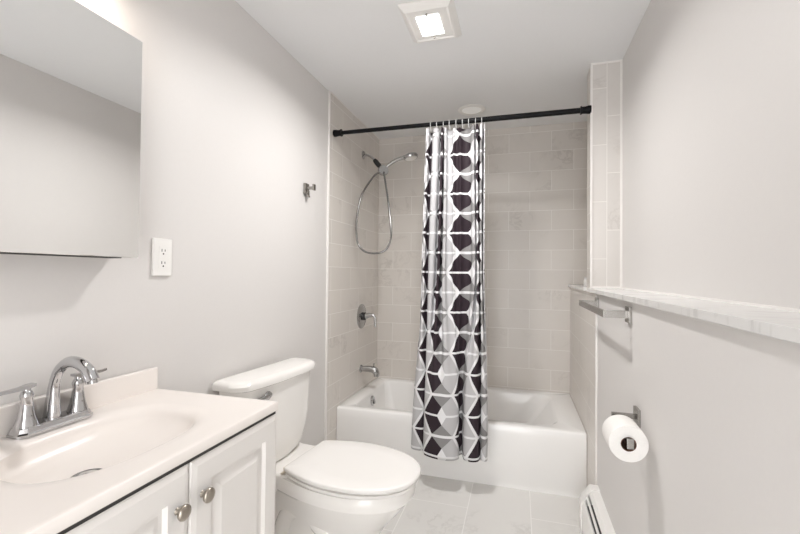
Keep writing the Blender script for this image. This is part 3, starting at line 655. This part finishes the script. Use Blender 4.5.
# ------------------------------------------------------------------ outlet, robe hook
def make_outlet():
    y, z = 1.100, 1.288
    t = thing('wall_outlet', 'white double wall outlet beside the mirrored cabinet', 'outlet', (0.0, y, z))
    part(MB().box(-0.0035, 0.006, y - 0.038, y + 0.038, z - 0.0625, z + 0.0625, 0.003, 3), 'cover_plate', M['plastic'], t)
    part(MB().box(0.005, 0.0072, y - 0.017, y + 0.017, z - 0.037, z + 0.037, 0.0015), 'receptacle', M['plastic'], t)
    for dz in (0.0205, -0.0205):
        for dy, hh in ((-0.0063, 0.0045), (0.0063, 0.0035)):
            part(MB().box(0.0066, 0.0078, y + dy - 0.0012, y + dy + 0.0012, z + dz + 0.002 - hh, z + dz + 0.002 + hh), 'slot', M['dark'], t)
        part(MB().lathe([(0.0, 0), (0.0028, 0), (0.0028, 0.0012), (0.0, 0.0012)], (0.0066, y, z + dz - 0.0095), (1, 0, 0), 14), 'ground_hole', M['dark'], t)
make_outlet()
def make_hook():
    y, z = 2.058, 1.712
    t = thing('robe_hook', 'small square satin robe hook on the left wall past the outlet', 'hook', (0.0, y, z))
    part(MB().box(-0.003, 0.010, y - 0.022, y + 0.022, z - 0.032, z + 0.028, 0.0015), 'wall_plate', M['nickel'], t)
    part(MB().box(0.010, 0.046, y - 0.007, y + 0.007, z - 0.006, z + 0.010, 0.001), 'arm', M['nickel'], t)
    part(MB().box(0.046, 0.056, y - 0.012, y + 0.012, z - 0.012, z + 0.022, 0.0015), 'end_tab', M['nickel'], t)
    pg = MB().box(0.010, 0.020, y - 0.008, y + 0.008, z - 0.048, z - 0.012, 0.001); pg.box(0.018, 0.024, y - 0.008, y + 0.008, z - 0.050, z - 0.040, 0.001)
    part(pg, 'lower_peg', M['nickel'], t)
make_hook()

# ------------------------------------------------------------------ towel bar
def make_towel_bar():
    t = thing('towel_bar', 'flat brushed metal towel bar on the half wall under the marble ledge', 'towel bar', (W, 1.91, 1.10))
    xb = W - 0.082
    part(MB().box(xb - 0.004, xb + 0.004, 1.600, 2.215, 1.092, 1.118, 0.0008), 'bar', M['nickel'], t)
    for y in (1.606, 2.209):
        part(MB().box(W - 0.010, W + 0.0005, y - 0.028, y + 0.028, 1.077, 1.133, 0.001), 'wall_plate', M['nickel'], t)
        part(MB().box(xb + 0.004, W - 0.010, y - 0.005, y + 0.005, 1.092, 1.118, 0.0006), 'arm', M['nickel'], t)
make_towel_bar()

# ------------------------------------------------------------------ toilet paper holder and roll
HY, RZC, RX = 1.500, 0.760, W - 0.068
def make_holder():
    t = thing('toilet_paper_holder', 'brushed metal toilet paper holder on the half wall', 'toilet paper holder', (W, HY, 0.785))
    part(MB().box(W - 0.009, W + 0.0005, HY - 0.026, HY + 0.026, 0.757, 0.813, 0.001), 'wall_plate', M['nickel'], t)
    zb = RZC + 0.010
    part(MB().box(RX - 0.010, W - 0.009, HY - 0.008, HY + 0.008, 0.778, 0.792, 0.001), 'arm', M['nickel'], t)
    a = MB().box(RX - 0.010, RX + 0.006, HY - 0.008, HY + 0.008, zb - 0.006, 0.778, 0.001)
    a.box(RX - 0.008, RX + 0.008, 1.312, HY, zb - 0.005, zb + 0.004, 0.001); a.box(RX - 0.009, RX + 0.009, 1.306, 1.313, zb - 0.020, zb + 0.008, 0.001)
    part(a, 'roll_bar', M['nickel'], t)
make_holder()
def make_roll():
    t = thing('toilet_paper_roll', 'white toilet paper roll hanging on the brushed metal holder', 'toilet paper', (RX, 1.38, RZC))
    o = (RX, 1.327, RZC - 0.004)
    part(MB().lathe([(0.0205, 0.0), (0.049, 0.0), (0.052, 0.002), (0.0525, 0.006), (0.0525, 0.100), (0.051, 0.104), (0.0205, 0.104)], o, (0, 1, 0), 56, caps=False), 'paper', M['paper'], t, 40)
    part(MB().lathe([(0.0208, 0.0), (0.0208, 0.104), (0.0194, 0.104), (0.0194, 0.0), (0.0208, 0.0)], o, (0, 1, 0), 32, caps=False), 'core', M['card'], t, 40, label='brown cardboard core')
make_roll()

# ------------------------------------------------------------------ baseboard heater
def make_heater():
    y0, y1 = 0.25, 2.205
    t = thing('baseboard_heater', 'white baseboard heater along the foot of the half wall', 'heater', (W, 1.2, 0))
    def ext(prof, a, b):
        return MB().loft([[(W - x, y, z) for x, z in prof] for y in (a, b)])
    part(ext([(-0.0005, 0.0), (0.004, 0.0), (0.004, 0.211), (0.034, 0.211), (0.044, 0.198), (0.048, 0.200), (0.037, 0.218), (-0.0005, 0.218)], y0, y1 - 0.05), 'back_cover', M['enamel'], t)
    part(ext([(0.074, 0.030), (0.079, 0.030), (0.079, 0.140), (0.068, 0.166), (0.063, 0.163), (0.074, 0.138)], y0, y1 - 0.05), 'front_panel', M['enamel'], t)
    part(ext([(0.006, 0.05), (0.066, 0.05), (0.066, 0.138), (0.006, 0.165)], y0, y1 - 0.06), 'heating_fins', M['fins'], t)
    part(ext([(0.051, 0.184), (0.058, 0.174), (0.060, 0.176), (0.053, 0.186)], y0, y1 - 0.05), 'damper', M['enamel'], t)
    c = MB().loft([[(W - x * s, y, z * sz) for x, z in ((-0.0005, 0.0), (0.085, 0.0), (0.085, 0.150), (0.076, 0.178), (0.052, 0.209), (0.038, 0.224), (-0.0005, 0.224))] for y, s, sz in ((y1 - 0.055, 1, 1), (y1 - 0.006, 1, 1), (y1, 0.94, 0.985))])
    part(c, 'end_cap', M['enamel'], t, 50)
make_heater()

# ------------------------------------------------------------------ the small white piece on the alcove ledge
def make_bottle():
    t = thing('white_bottle', 'tiny white bottle standing on the short alcove ledge', 'bottle', (1.565, 2.88, ZL))
    part(MB().lathe([(0.0, 0.0), (0.012, 0.0), (0.013, 0.003), (0.013, 0.034), (0.009, 0.040), (0.0, 0.040)], (1.565, 2.88, ZL + 0.0003), (0, 0, 1), 20), 'body', M['plastic'], t)
    part(MB().lathe([(0.0, 0.040), (0.0095, 0.040), (0.0095, 0.052), (0.008, 0.054), (0.0, 0.054)], (1.565, 2.88, ZL + 0.0003), (0, 0, 1), 20), 'cap', M['clearp'], t)
make_bottle()
